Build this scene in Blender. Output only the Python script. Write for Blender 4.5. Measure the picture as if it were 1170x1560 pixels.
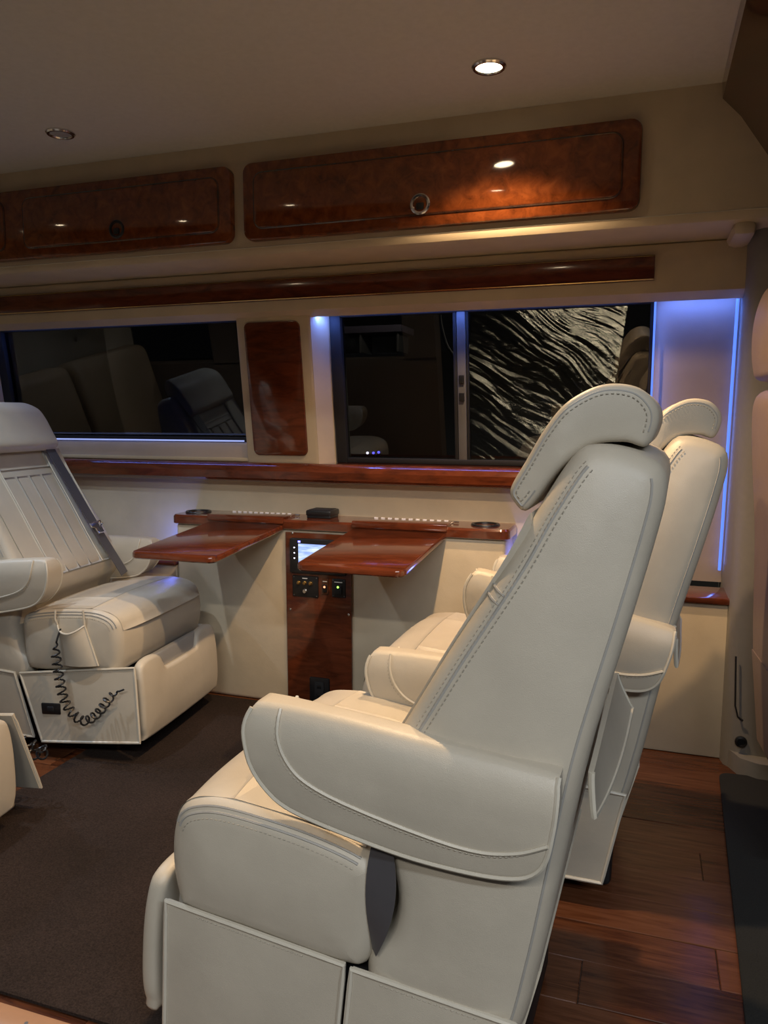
import bpy, bmesh, math, random
from mathutils import Vector, Matrix, noise, geometry
for o in list(bpy.data.objects): bpy.data.objects.remove(o)
S = bpy.context.scene
COL = S.collection
PI = math.pi

# ------------------------------------------------------------------ camera, world, light, exposure
FPX = 1172.0; YAW = math.radians(18.7); PITCH = math.radians(7.1); CAMZ = 1.05
cd = bpy.data.cameras.new('camera'); cam = bpy.data.objects.new('camera', cd); COL.objects.link(cam)
cd.sensor_fit = 'VERTICAL'; cd.sensor_height = 36.0; cd.lens = 36.0 * FPX / 1560.0
cd.clip_start = 0.02; cd.clip_end = 100
cam.location = (0, 0, CAMZ); cam.rotation_euler = (PI/2 - PITCH, 0, YAW)
S.camera = cam
vs = S.view_settings
vs.view_transform = 'Standard'; vs.look = 'None'; vs.gamma = 1.0; vs.use_curve_mapping = False
vs.exposure = 0.0
w = bpy.data.worlds.new('night'); S.world = w; w.use_nodes = True
w.node_tree.nodes['Background'].inputs[0].default_value = (0.60, 0.66, 0.80, 1)
w.node_tree.nodes['Background'].inputs[1].default_value = 0.012
P_SPOT = 58.0        # ceiling downlight, watt
P_SHOP = 80.0        # workshop ceiling lamp, watt
P_LED = 1.0          # scale of the blue strips

# pixel helpers (a pixel gives a direction; the plane touched gives the distance)
_s, _c = math.sin(YAW), math.cos(YAW); _sp, _cp = math.sin(PITCH), math.cos(PITCH)
F_ = Vector((-_s*_cp, _c*_cp, -_sp)); R_ = Vector((_c, _s, 0)); U_ = R_.cross(F_)
C_ = Vector((0, 0, CAMZ))
def ray(u, v): return F_ + R_*((u-585)/FPX) - U_*((v-780)/FPX)
def ony(u, v, y): d = ray(u, v); return C_ + d*(y/d.y)
def onz(u, v, z): d = ray(u, v); return C_ + d*((z-CAMZ)/d.z)

# ------------------------------------------------------------------ materials
def nt(name):
    m = bpy.data.materials.new(name); m.use_nodes = True
    return m, m.node_tree.nodes, m.node_tree.links, m.node_tree.nodes['Principled BSDF']
def ramp(N, cols):
    r = N.new('ShaderNodeValToRGB'); e = r.color_ramp.elements
    while len(e) < len(cols): e.new(0.5)
    for k, (p, c) in enumerate(cols): e[k].position = p; e[k].color = (*c, 1)
    return r
def tex(N, L, kind, scale, detail=3, rough=0.5, mapscale=(1, 1, 1), rot=(0, 0, 0), dist=0.0):
    tc = N.new('ShaderNodeTexCoord'); mp = N.new('ShaderNodeMapping')
    L.new(tc.outputs['Object'], mp.inputs[0]); mp.inputs['Scale'].default_value = mapscale; mp.inputs['Rotation'].default_value = rot
    if kind == 'noise':
        t = N.new('ShaderNodeTexNoise'); t.inputs['Scale'].default_value = scale
        t.inputs['Detail'].default_value = detail; t.inputs['Roughness'].default_value = rough; t.inputs['Distortion'].default_value = dist
    else:
        t = N.new('ShaderNodeTexVoronoi'); t.inputs['Scale'].default_value = scale
    L.new(mp.outputs[0], t.inputs['Vector']); return t
def bump(N, L, B, src, strength, dist=0.002):
    b = N.new('ShaderNodeBump'); b.inputs['Strength'].default_value = strength; b.inputs['Distance'].default_value = dist
    L.new(src, b.inputs['Height']); L.new(b.outputs[0], B.inputs['Normal'])
def plain(name, col, rough=0.5, metal=0.0, coat=0.0, spec=0.5):
    m, N, L, B = nt(name)
    t = tex(N, L, 'noise', 60, 2)
    mx = N.new('ShaderNodeMix'); mx.data_type = 'RGBA'; mx.blend_type = 'MULTIPLY'; mx.inputs[0].default_value = 0.12
    mx.inputs[6].default_value = (*col, 1); L.new(t.outputs[0], mx.inputs[7]); L.new(mx.outputs[2], B.inputs['Base Color'])
    B.inputs['Roughness'].default_value = rough; B.inputs['Metallic'].default_value = metal
    B.inputs['Coat Weight'].default_value = coat; B.inputs['Specular IOR Level'].default_value = spec
    return m
def leather(name, col, rough=0.42, grain=900):
    m, N, L, B = nt(name)
    t = tex(N, L, 'noise', 9, 4)
    r = ramp(N, [(0.3, tuple(c*0.93 for c in col)), (0.7, tuple(min(1, c*1.05) for c in col))])
    L.new(t.outputs[0], r.inputs[0]); L.new(r.outputs[0], B.inputs['Base Color'])
    B.inputs['Roughness'].default_value = rough; B.inputs['Specular IOR Level'].default_value = 0.5
    v = tex(N, L, 'voronoi', grain); n2 = tex(N, L, 'noise', 14, 3)
    a = N.new('ShaderNodeMath'); a.operation = 'MULTIPLY_ADD'; a.inputs[1].default_value = 0.12
    L.new(v.outputs['Distance'], a.inputs[0]); L.new(n2.outputs[0], a.inputs[2])
    bump(N, L, B, a.outputs[0], 0.35, 0.004)
    return m
def burl(name, dark, mid, light, rough=0.08, streak=(1, 1, 1)):
    m, N, L, B = nt(name)
    t = tex(N, L, 'noise', 26, 8, 0.6, streak, dist=0.7)
    r = ramp(N, [(0.30, dark), (0.52, mid), (0.75, light)])
    L.new(t.outputs[0], r.inputs[0])
    v = tex(N, L, 'voronoi', 55, mapscale=streak)
    r2 = ramp(N, [(0.02, (0.35, 0.3, 0.3)), (0.22, (1, 1, 1))]); L.new(v.outputs['Distance'], r2.inputs[0])
    mx = N.new('ShaderNodeMix'); mx.data_type = 'RGBA'; mx.blend_type = 'MULTIPLY'; mx.inputs[0].default_value = 0.35
    L.new(r.outputs[0], mx.inputs[6]); L.new(r2.outputs[0], mx.inputs[7]); L.new(mx.outputs[2], B.inputs['Base Color'])
    B.inputs['Roughness'].default_value = rough; B.inputs['Coat Weight'].default_value = 0.6; B.inputs['Coat Roughness'].default_value = 0.04
    return m
def emit(name, col, st):
    m, N, L, B = nt(name); B.inputs['Base Color'].default_value = (*[c*0.5 for c in col], 1)
    B.inputs['Emission Color'].default_value = (*col, 1); B.inputs['Emission Strength'].default_value = st
    return m
MT = {}
MT['leather'] = leather('leather_cream', (0.50, 0.447, 0.358))
MT['leather_grey'] = leather('leather_centre', (0.36, 0.34, 0.305), 0.5)
MT['leather_dim'] = leather('leather_dimmed', (0.27, 0.195, 0.145), 0.45)  # dim warm light put into the cab seat's leather colour
MT['pipe'] = plain('piping_cream', (0.60, 0.55, 0.45), 0.4)
MT['seam'] = plain('seam_thread', (0.40, 0.36, 0.29), 0.7)
MT['vinyl'] = leather('wall_vinyl', (0.57, 0.475, 0.335), 0.55, 500)
MT['vinyl_mauve'] = leather('wall_vinyl_mauve', (0.50, 0.42, 0.38), 0.5, 500)
MT['headliner'] = plain('headliner_suede', (0.66, 0.635, 0.57), 0.9, spec=0.1)
MT['burl'] = burl('wood_burl', (0.085, 0.022, 0.006), (0.165, 0.042, 0.011), (0.25, 0.070, 0.018))
MT['wood'] = burl('wood_gloss', (0.06, 0.015, 0.006), (0.12, 0.028, 0.010), (0.17, 0.042, 0.015), 0.13, (0.35, 1.5, 1.5))
MT['wooddark'] = burl('wood_dark', (0.03, 0.012, 0.006), (0.07, 0.026, 0.012), (0.10, 0.04, 0.018), 0.2)
MT['black'] = plain('black_plastic', (0.012, 0.012, 0.013), 0.35)
MT['rubber'] = plain('black_rubber', (0.010, 0.010, 0.011), 0.7)
MT['mech'] = plain('black_steel', (0.02, 0.02, 0.022), 0.5, 0.4)
MT['chrome'] = plain('chrome', (0.75, 0.74, 0.72), 0.18, 1.0)
MT['brass'] = plain('brass', (0.80, 0.58, 0.25), 0.22, 1.0)
MT['belt'] = plain('belt_webbing', (0.085, 0.08, 0.085), 0.4)
MT['grey'] = plain('pillar_grey', (0.23, 0.215, 0.19), 0.5)
MT['alu'] = plain('grey_frame', (0.13, 0.13, 0.135), 0.45, 0.1)
MT['shelf'] = plain('shelf_lilac', (0.16, 0.14, 0.20), 0.6)
MT['cabgrey'] = plain('cab_headliner', (0.34, 0.36, 0.40), 0.9)
MT['dark'] = plain('workshop_wall', (0.010, 0.010, 0.011), 0.9)
MT['concrete'] = plain('workshop_floor', (0.07, 0.067, 0.063), 0.8)
MT['trimstrip'] = plain('threshold_strip', (0.40, 0.22, 0.12), 0.35)
MT['white'] = plain('white_plastic', (0.75, 0.74, 0.72), 0.4)
MT['nearwall'] = plain('near_wall_brown', (0.20, 0.13, 0.075), 0.8)
MT['tan'] = leather('sofa_tan', (0.42, 0.28, 0.15), 0.6)
MT['body'] = plain('van_body', (0.10, 0.10, 0.11), 0.3)
# carpet
m, N, L, B = nt('carpet_brown'); t = tex(N, L, 'noise', 260, 4, 0.7); t2 = tex(N, L, 'noise', 3.0, 3)
r = ramp(N, [(0.3, (0.020, 0.014, 0.0115)), (0.7, (0.052, 0.037, 0.030))]); L.new(t.outputs[0], r.inputs[0])
r2 = ramp(N, [(0.3, (0.75, 0.75, 0.75)), (0.7, (1.15, 1.1, 1.1))]); L.new(t2.outputs[0], r2.inputs[0])
mx = N.new('ShaderNodeMix'); mx.data_type = 'RGBA'; mx.blend_type = 'MULTIPLY'; mx.inputs[0].default_value = 1
L.new(r.outputs[0], mx.inputs[6]); L.new(r2.outputs[0], mx.inputs[7]); L.new(mx.outputs[2], B.inputs['Base Color'])
B.inputs['Roughness'].default_value = 1.0; B.inputs['Specular IOR Level'].default_value = 0.1; bump(N, L, B, t.outputs[0], 0.8, 0.004); MT['carpet'] = m
m, N, L, B = nt('mat_black'); t = tex(N, L, 'noise', 300, 4, 0.7); r = ramp(N, [(0.3, (0.007, 0.007, 0.0065)), (0.7, (0.020, 0.020, 0.018))])
L.new(t.outputs[0], r.inputs[0]); L.new(r.outputs[0], B.inputs['Base Color']); B.inputs['Roughness'].default_value = 0.95; bump(N, L, B, t.outputs[0], 0.8, 0.004); MT['mat'] = m
# floor plank: per-object tint
m, N, L, B = nt('floor_plank'); t = tex(N, L, 'noise', 5, 8, 0.65, (1.2, 14, 14), dist=0.8)
r = ramp(N, [(0.25, (0.035, 0.011, 0.005)), (0.5, (0.095, 0.032, 0.013)), (0.8, (0.145, 0.056, 0.025))])
oi = N.new('ShaderNodeObjectInfo'); ad = N.new('ShaderNodeMath'); ad.operation = 'MULTIPLY_ADD'; ad.inputs[1].default_value = 0.28
sb = N.new('ShaderNodeMath'); sb.operation = 'SUBTRACT'; sb.inputs[1].default_value = 0.14
L.new(oi.outputs['Random'], ad.inputs[0]); L.new(t.outputs[0], ad.inputs[2]); L.new(ad.outputs[0], sb.inputs[0])
L.new(sb.outputs[0], r.inputs[0]); L.new(r.outputs[0], B.inputs['Base Color']); B.inputs['Roughness'].default_value = 0.22
B.inputs['Specular IOR Level'].default_value = 0.35
nb = tex(N, L, 'noise', 7, 2, mapscale=(1, 2, 1)); bump(N, L, B, nb.outputs[0], 0.25, 0.006); MT['plank'] = m
# tinted glass
m, N, L, B = nt('tinted_glass'); N.remove(B)
fr = N.new('ShaderNodeFresnel'); fr.inputs[0].default_value = 1.62; tr = N.new('ShaderNodeBsdfTransparent'); tr.inputs[0].default_value = (0.42, 0.42, 0.42, 1)
gl = N.new('ShaderNodeBsdfGlossy'); gl.inputs['Roughness'].default_value = 0.0; ms = N.new('ShaderNodeMixShader')
L.new(fr.outputs[0], ms.inputs[0]); L.new(tr.outputs[0], ms.inputs[1]); L.new(gl.outputs[0], ms.inputs[2])
L.new(ms.outputs[0], N['Material Output'].inputs[0]); MT['glass'] = m
# plastic wrap
m, N, L, B = nt('plastic_film'); B.inputs['Base Color'].default_value = (0.004, 0.004, 0.0035, 1); B.inputs['Roughness'].default_value = 0.12
B.inputs['Specular IOR Level'].default_value = 1.0; B.inputs['Specular Tint'].default_value = (1.0, 0.93, 0.75, 1)
t = tex(N, L, 'noise', 34, 7, 0.7, (0.22, 1, 1.5), rot=(0, math.radians(-30), 0), dist=0.5); bump(N, L, B, t.outputs[0], 0.6, 0.004); MT['film'] = m
# screen picture: pale sky bands with a darker figure
m, N, L, B = nt('screen_picture'); t = tex(N, L, 'noise', 10, 4, 0.6, (1.2, 1, 9))
r = ramp(N, [(0.35, (0.22, 0.33, 0.85)), (0.5, (0.45, 0.62, 0.95)), (0.68, (0.85, 0.95, 1.0))]); L.new(t.outputs[0], r.inputs[0])
L.new(r.outputs[0], B.inputs['Emission Color']); B.inputs['Emission Strength'].default_value = 1.1; B.inputs['Base Color'].default_value = (0.02, 0.02, 0.02, 1); MT['screen'] = m
MT['lens_on'] = emit('lamp_lens_on', (1.0, 0.80, 0.52), 30)
MT['lens_off'] = plain('lamp_lens_off', (0.42, 0.42, 0.42), 0.3)
MT['led'] = emit('led_blue', (0.10, 0.22, 1.0), 1.3)
MT['ledw'] = emit('led_blue_white', (0.40, 0.50, 1.0), 0.8)
MT['shoplamp'] = emit('tube_lamp', (1.0, 0.96, 0.88), 4.0)
MT['dot_blue'] = emit('indicator_blue', (0.10, 0.10, 1.0), 9)
MT['dot_white'] = emit('indicator_white', (0.8, 0.8, 1.0), 9)
MT['dot_green'] = emit('indicator_green', (0.35, 1.0, 0.10), 3)
MT['dot_red'] = emit('indicator_red', (1.0, 0.30, 0.15), 2.5)
MT['dot_cyan'] = emit('cup_light_cyan', (0.05, 0.45, 1.0), 3)

# ------------------------------------------------------------------ mesh helpers
class MB:
    def __init__(s): s.v = []; s.f = []
    def add(s, vs_, fs_):
        b = len(s.v); s.v += [tuple(p) for p in vs_]; s.f += [tuple(i+b for i in q) for q in fs_]; return s
    def box(s, x0, x1, y0, y1, z0, z1, r=0.0, seg=2):
        bm = bmesh.new(); bmesh.ops.create_cube(bm, size=1)
        for p in bm.verts: p.co = Vector(((x0+x1)/2+p.co.x*(x1-x0), (y0+y1)/2+p.co.y*(y1-y0), (z0+z1)/2+p.co.z*(z1-z0)))
        if r > 0: bmesh.ops.bevel(bm, geom=bm.edges[:], offset=r, segments=seg, affect='EDGES', profile=0.5, clamp_overlap=True)
        bm.verts.index_update(); s.add([p.co for p in bm.verts], [[q.index for q in f.verts] for f in bm.faces]); bm.free(); return s
    def tube(s, pts, r, n=6, closed=False):
        pts = [Vector(p) for p in pts]; m_ = len(pts); rings = []; up = None
        for i, p in enumerate(pts):
            a = pts[i-1] if (i > 0 or closed) else p; b = pts[(i+1) % m_] if (i < m_-1 or closed) else p
            t = (b-a)
            t = t.normalized() if t.length > 1e-9 else Vector((0, 0, 1))
            if up is None: up = Vector((0, 0, 1)) if abs(t.z) < 0.9 else Vector((1, 0, 0))
            x = t.cross(up)
            x = x.normalized() if x.length > 1e-6 else t.orthogonal().normalized()
            up = x.cross(t).normalized()
            rr = r(i/(m_-1)) if callable(r) else r
            rings.append([p + x*math.cos(2*PI*k/n)*rr + up*math.sin(2*PI*k/n)*rr for k in range(n)])
        return s.rings(rings, closed)
    def rings(s, rings, closed=False, cap=True):
        n = len(rings[0]); vs_ = [p for rg in rings for p in rg]; fs_ = []; m_ = len(rings)
        for i in range(m_ if closed else m_-1):
            j = (i+1) % m_
            for k in range(n): fs_.append((i*n+k, i*n+(k+1) % n, j*n+(k+1) % n, j*n+k))
        if cap and not closed: fs_.append(tuple(range(n))[::-1]); fs_.append(tuple((m_-1)*n+k for k in range(n)))
        return s.add(vs_, fs_)
    def grid(s, fn, nu, nv):
        vs_ = [fn(i/nu, j/nv) for i in range(nu+1) for j in range(nv+1)]
        return s.add(vs_, [(i*(nv+1)+j, (i+1)*(nv+1)+j, (i+1)*(nv+1)+j+1, i*(nv+1)+j+1) for i in range(nu) for j in range(nv)])
    def slab(s, fn, nrm, th, nu, nv):   # closed thin sheet with thickness
        a = [[Vector(fn(i/nu, j/nv)) for j in range(nv+1)] for i in range(nu+1)]; nrm = Vector(nrm)
        b = len(s.v); W = nv+1; H = (nu+1)*W
        s.v += [tuple(p) for row in a for p in row] + [tuple(p+nrm*th) for row in a for p in row]
        for i in range(nu):
            for j in range(nv):
                q = (i*W+j, (i+1)*W+j, (i+1)*W+j+1, i*W+j+1)
                s.f.append(tuple(b+k for k in q)); s.f.append(tuple(b+H+k for k in q[::-1]))
        loop = [j for j in range(W)] + [i*W+nv for i in range(1, nu+1)] + [nu*W+j for j in range(nv-1, -1, -1)] + [i*W for i in range(nu-1, 0, -1)]
        for k in range(len(loop)):
            p, q = loop[k], loop[(k+1) % len(loop)]; s.f.append((b+p, b+H+p, b+H+q, b+q))
        return s
    def cyl(s, c, axis, r, h, n=24, r2=None):
        c = Vector(c); ax = Vector(axis).normalized(); o1 = ax.orthogonal().normalized(); o2 = ax.cross(o1)
        r2 = r if r2 is None else r2
        ring = lambda p, q: [p + o1*math.cos(2*PI*k/n)*q + o2*math.sin(2*PI*k/n)*q for k in range(n)]
        return s.rings([ring(c, r), ring(c+ax*h, r2)])
    def lathe(s, c, axis, prof, n=28):   # prof: list of (radius, height)
        c = Vector(c); ax = Vector(axis).normalized(); o1 = ax.orthogonal().normalized(); o2 = ax.cross(o1)
        return s.rings([[c + ax*h + o1*math.cos(2*PI*k/n)*q + o2*math.sin(2*PI*k/n)*q for k in range(n)] for q, h in prof])
    def build(s, name, mat, parent=None, smooth=True, angle=40):
        me = bpy.data.meshes.new(name); me.from_pydata(s.v, [], s.f); me.update()
        bm = bmesh.new(); bm.from_mesh(me)
        if getattr(s, 'weld', False): bmesh.ops.remove_doubles(bm, verts=bm.verts[:], dist=2e-5)
        bmesh.ops.recalc_face_normals(bm, faces=bm.faces[:]); bm.to_mesh(me); bm.free()
        me.materials.append(MT[mat])
        if smooth:
            me.polygons.foreach_set('use_smooth', [True]*len(me.polygons)); me.set_sharp_from_angle(angle=math.radians(angle))
        o = bpy.data.objects.new(name, me); COL.objects.link(o); o.parent = parent; return o
def tag(o, label=None, cat=None, group=None, kind=None):
    if label: o['label'] = label
    if cat: o['category'] = cat
    if group: o['group'] = group
    if kind: o['kind'] = kind
    return o
def empty(name, loc, rz=0):
    o = bpy.data.objects.new(name, None); o.empty_display_size = 0.1; COL.objects.link(o); o.location = loc; o.rotation_euler = (0, 0, rz); return o
def lerp(a, b, t): return a + (b-a)*t
def smooth_poly(pts, n, closed=True):
    """Catmull-Rom through pts, resampled to n points of even spacing."""
    P = [Vector(p) for p in pts]; m_ = len(P); out = []
    rng = range(m_ if closed else m_-1)
    for i in rng:
        if closed: p0, p1, p2, p3 = P[i-1], P[i], P[(i+1) % m_], P[(i+2) % m_]
        else: p0, p1, p2, p3 = P[max(0, i-1)], P[i], P[i+1], P[min(m_-1, i+2)]
        for k in range(12):
            t = k/12; out.append(0.5*((2*p1) + (p2-p0)*t + (2*p0-5*p1+4*p2-p3)*t*t + (3*p1-p0-3*p2+p3)*t**3))
    if not closed: out.append(P[-1])
    return resample(out, n, closed)
def resample(pts, n, closed=True):
    q = pts + [pts[0]] if closed else pts
    d = [0]
    for a, b in zip(q, q[1:]): d.append(d[-1] + (b-a).length)
    tot = d[-1]; res = []; j = 0
    for k in range(n):
        t = tot*k/(n if closed else n-1)
        while j < len(q)-2 and d[j+1] < t: j += 1
        seg = d[j+1]-d[j]; f = 0 if seg < 1e-12 else (t-d[j])/seg
        res.append(q[j].lerp(q[j+1], min(1, f)))
    return res
def seg_dist(p, P):
    best = 1e9; n = len(P)
    for i in range(n):
        a = P[i]; b = P[(i+1) % n]; ab = b-a; l2 = ab.length_squared
        t = 0 if l2 < 1e-14 else max(0, min(1, (p-a).dot(ab)/l2)); q = (p-(a+ab*t)).length_squared
        if q < best: best = q
    return math.sqrt(best)
def offset_poly(P, d):
    """inward offset of a closed 2D polygon; folded-over runs are bridged"""
    n = len(P); A = sum(P[i].x*P[(i+1) % n].y - P[(i+1) % n].x*P[i].y for i in range(n)); sg = 1 if A > 0 else -1
    out = []
    for i in range(n):
        t = P[(i+1) % n]-P[i-1]
        t = t.normalized() if t.length > 1e-9 else Vector((1, 0))
        out.append(P[i] + Vector((-t.y, t.x))*sg*d)
    if d > 0.004:
        ok = [seg_dist(q, P) > d*0.96 for q in out]
        if any(ok) and not all(ok):
            s0 = ok.index(True); i = 0
            while i < n:
                k = (s0+i) % n
                if ok[k]: i += 1; continue
                m_ = 0
                while not ok[(s0+i+m_) % n]: m_ += 1
                a, b = out[(s0+i-1) % n], out[(s0+i+m_) % n]
                for q in range(m_): out[(s0+i+q) % n] = a.lerp(b, (q+1)/(m_+1))
                i += m_
    return out
def pad(profile, hw, r, n=72, crown=0.0, post=None, yc=0.0, plane='xz', sharp=False):
    """Cushion: profile (2D) spread over [-hw, hw] with rounded rims and softly crowned side faces."""
    P = [Vector(p) for p in profile]
    P = resample(P, n) if sharp else smooth_poly(P, n)
    hwf = hw if callable(hw) else (lambda a, b: hw)
    seq = [(r*(1-math.cos(PI/2*k/5)), r*(1-math.sin(PI/2*k/5))) for k in range(5, -1, -1)]   # rim: side face -> edge
    cache = {}
    def place(q, e, sgn):
        y = yc + sgn*(hwf(q.x, q.y) - e)
        v = Vector((q.x, y, q.y)) if plane == 'xz' else Vector((y, q.x, q.y))
        return post(v) if post else v
    def ringpts(d, e, sgn):
        key = round(d, 6)
        if key not in cache: cache[key] = offset_poly(P, d) if d > 1e-7 else P
        return [place(q, e, sgn) for q in cache[key]]
    mb = MB(); mb.rings([ringpts(d, e, 1) for d, e in seq] + [ringpts(d, e, -1) for d, e in seq[::-1]], cap=False)
    # side faces: triangulated with inner points so they can swell softly
    Q = cache[round(r, 6)]; xs = [q.x for q in Q]; ys = [q.y for q in Q]; stp = max(0.012, (max(ys)-min(ys))/34); inner = []
    gx = min(xs)+stp*0.5
    while gx < max(xs):
        gy = min(ys)+stp*0.5
        while gy < max(ys):
            c = Vector((gx, gy)); ins = False
            for i in range(n):
                a_, b_ = Q[i-1], Q[i]
                if (a_.y > gy) != (b_.y > gy) and gx < (b_.x-a_.x)*(gy-a_.y)/(b_.y-a_.y)+a_.x: ins = not ins
            if ins:
                dd = seg_dist(c, Q)
                if dd > stp*0.55: inner.append(c)
            gy += stp
        gx += stp
    res = geometry.delaunay_2d_cdt(list(Q)+inner, [], [list(range(n))], 1, 1e-6)
    vv, ff_ = res[0], res[2]
    dist = [seg_dist(v, Q) for v in vv]
    for sgn in (1, -1):
        mb.add([place(v, -crown*(1-(1-min(1, d/0.07))**2), sgn) for v, d in zip(vv, dist)], [tuple(q) for q in ff_])
    mb.weld = True
    def seam(d, e, sgn, a=0.0, b=1.0):
        rg = ringpts(d, e, sgn); i0, i1 = int(a*n), int(b*n)
        return [rg[i % n] for i in range(i0, i1+1)]
    mb.seam = seam
    return mb
def stitches(pts, step, ln, rad):
    """short thread dashes along a line, joined"""
    mb = MB(); pts = [Vector(p) for p in pts]; tot = sum((b-a).length for a, b in zip(pts, pts[1:])); n = max(2, int(tot/step)); q = resample(pts, n*4, False)
    for k in range(n):
        a = q[k*4]; b = q[min(len(q)-1, k*4+1)]; d = (b-a)
        if d.length < 1e-6: continue
        d = d.normalized()*ln*0.5; mb.tube([a-d, a+d], rad, 4)
    return mb
def strip_pad(curve, y0, y1, t, nu=20, nv=10, post=None, flat=4, base=-0.004):
    """upholstered panel on a curve (x,z): bulges by t over the curve's outside"""
    c = smooth_poly([Vector(p) for p in curve], nu+1, False); nr = []
    for i in range(nu+1):
        d = (c[min(nu, i+1)]-c[max(0, i-1)]).normalized(); nr.append(Vector((d.y, -d.x)))
    def fn(u, v):
        i = round(u*nu); a, b = abs(2*u-1), abs(2*v-1)
        h = base + (t-base)*math.sqrt(max(0, 1-a**14))*math.sqrt(max(0, 1-b**flat))
        q = c[i]+nr[i]*h; p = Vector((q.x, lerp(y0, y1, v), q.y)); return post(p) if post else p
    return MB().grid(fn, nu, nv)
def prism(poly, axis, a, b):
    """poly of 2D points spread along an axis between a and b"""
    f = {'x': lambda p, t: (t, p[0], p[1]), 'y': lambda p, t: (p[0], t, p[1]), 'z': lambda p, t: (p[0], p[1], t)}[axis]
    return MB().rings([[Vector(f(p, a)) for p in poly], [Vector(f(p, b)) for p in poly]])
def rrect(x0, x1, z0, z1, r, seg=5):
    out = []
    for cx, cz, a0 in ((x1-r, z1-r, 0), (x0+r, z1-r, 90), (x0+r, z0+r, 180), (x1-r, z0+r, 270)):
        for k in range(seg+1): a = math.radians(a0+90*k/seg); out.append((cx+r*math.cos(a), cz+r*math.sin(a)))
    return out
def plate(poly, y0, y1, bev, yfun=None):
    """flat plate facing -y with a rounded front edge; poly in (x, z)"""
    n = len(poly); P = [Vector(p) for p in poly]; cx = sum(p.x for p in P)/n; cz = sum(p.y for p in P)/n
    rg = []
    for ins, y in ((0, y1), (0, y0+bev), (bev*0.3, y0+bev*0.3), (bev, y0)):
        Q = offset_poly2(P, ins)
        rg.append([Vector((q.x, y + (yfun(q.y) if yfun else 0), q.y)) for q in Q])
    return MB().rings(rg)
def offset_poly2(P, d):
    if d == 0: return P
    n = len(P); A = sum(P[i].x*P[(i+1) % n].y - P[(i+1) % n].x*P[i].y for i in range(n)); sg = 1 if A > 0 else -1; out = []
    for i in range(n):
        t = (P[(i+1) % n]-P[i-1]).normalized(); out.append(P[i] + Vector((-t.y, t.x))*sg*d)
    return out

# ================================================================== THE SETTING
XL, XR = -3.45, 1.6
ZC = 1.927
# floor slab with planks
fl = tag(MB().box(XL, XR, 0.72, 2.75, -0.08, -0.006).build('floor', 'wooddark', smooth=False), kind='structure')
random.seed(4)
meshes = {}
yy = 0.722; row = 0
while yy < 2.5:
    wd = 0.118; x = -2.3 - random.random()*0.7
    while x < 0.9:
        ln = 0.92; x1 = min(x+ln, 1.0)
        if x1-x > 0.05 and x1 > -2.2:
            key = round(x1-x, 2)
            if key not in meshes:
                o = MB().box(0, x1-x-0.0015, 0, wd-0.0015, -0.012, 0, 0.0012, 1).build('plank', 'plank', fl, True, 30); meshes[key] = o.data
            else:
                o = bpy.data.objects.new('plank', meshes[key]); COL.objects.link(o); o.parent = fl
            o.location = (x, yy, random.uniform(-0.0006, 0.0006)); o.rotation_euler = (random.uniform(-0.004, 0.004), random.uniform(-0.001, 0.001), 0)
        x += ln
    yy += wd; row += 1
ce = tag(MB().box(XL, 0.30, 0.60, 2.70, ZC, ZC+0.04).build('ceiling', 'headliner', smooth=False), kind='structure')

# far wall: everything below the window sill
wf = tag(MB().box(XL, 0.012, 2.62, 2.74, 0, 0.86).build('wall_far', 'vinyl', smooth=False), kind='structure')
LEAN = 0.13
def wl(z): return -(z-0.87)*LEAN          # inward lean of the window band
def leanbox(x0, x1, y0, y1, z0, z1, r=0.0, nz=1):
    mb = MB().box(x0, x1, y0, y1, z0, z1, r)
    mb.v = [(p[0], p[1]+wl(p[2]), p[2]) for p in mb.v]; return mb
# window openings
XW1a, XW1b = -2.62, -1.445       # rear window
XW2a, XW2b = -1.070, 0.012       # front window
pl = tag(leanbox(-1.428, -1.132, 2.60, 2.74, 0.868, 1.42, 0.012).build('pillar', 'vinyl'), kind='structure')
pp = [tuple(ony(u, v, 2.57)) for u, v in ((376, 487), (453, 481), (466, 690), (388, 692))]
pz0, pz1 = 0.905, 1.385
poly = rrect(-1.392, -1.172, pz0, pz1, 0.022)
plate(poly, 2.592, 2.604, 0.004, wl).build('wood_panel', 'wood', pl)
jm = MB().rings([[Vector((x, y+wl(z), z)) for x, y in ((-1.140, 2.606), (-1.133, 2.604), (-1.084, 2.70), (-1.140, 2.70))] for z in (0.870, 1.05, 1.25, 1.418)]); jm.build('jamb', 'vinyl', pl, angle=30)
tag(leanbox(-2.86, XW1a, 2.60, 2.76, 0.868, 1.42, 0.012).build('pillar', 'vinyl'), kind='structure')
# recessed panel between front window and door pillar
tag(leanbox(0.012, 0.275, 2.675, 2.74, 0.505, 1.42).build('wall_recess', 'vinyl_mauve', smooth=False), kind='structure')
tag(leanbox(XL, -2.86, 2.64, 2.74, 0.86, 1.42).build('wall_rear_quarter', 'vinyl', smooth=False), kind='structure')
# wood sill
sl = tag(prism([(2.565, 0.812), (2.556, 0.820), (2.556, 0.848), (2.562, 0.858), (2.574, 0.872), (2.584, 0.877), (2.70, 0.877), (2.70, 0.806), (2.575, 0.806)], 'x', XL, 0.012).build('trim_1', 'wood', angle=25), kind='structure')
MB().tube([(XL, 2.562, 0.852), (0.012, 2.562, 0.852)], 0.0035, 6).build('bead', 'wood', sl)
# rear window lower trim
tag(leanbox(XW1a, XW1b+0.02, 2.618, 2.72, 0.877, 0.950, 0.006).build('trim_2', 'vinyl_mauve'), kind='structure')
tag(leanbox(XW1a, XW1b+0.02, 2.606, 2.64, 0.877, 0.893, 0.005).build('trim_3', 'vinyl'), kind='structure')
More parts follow.
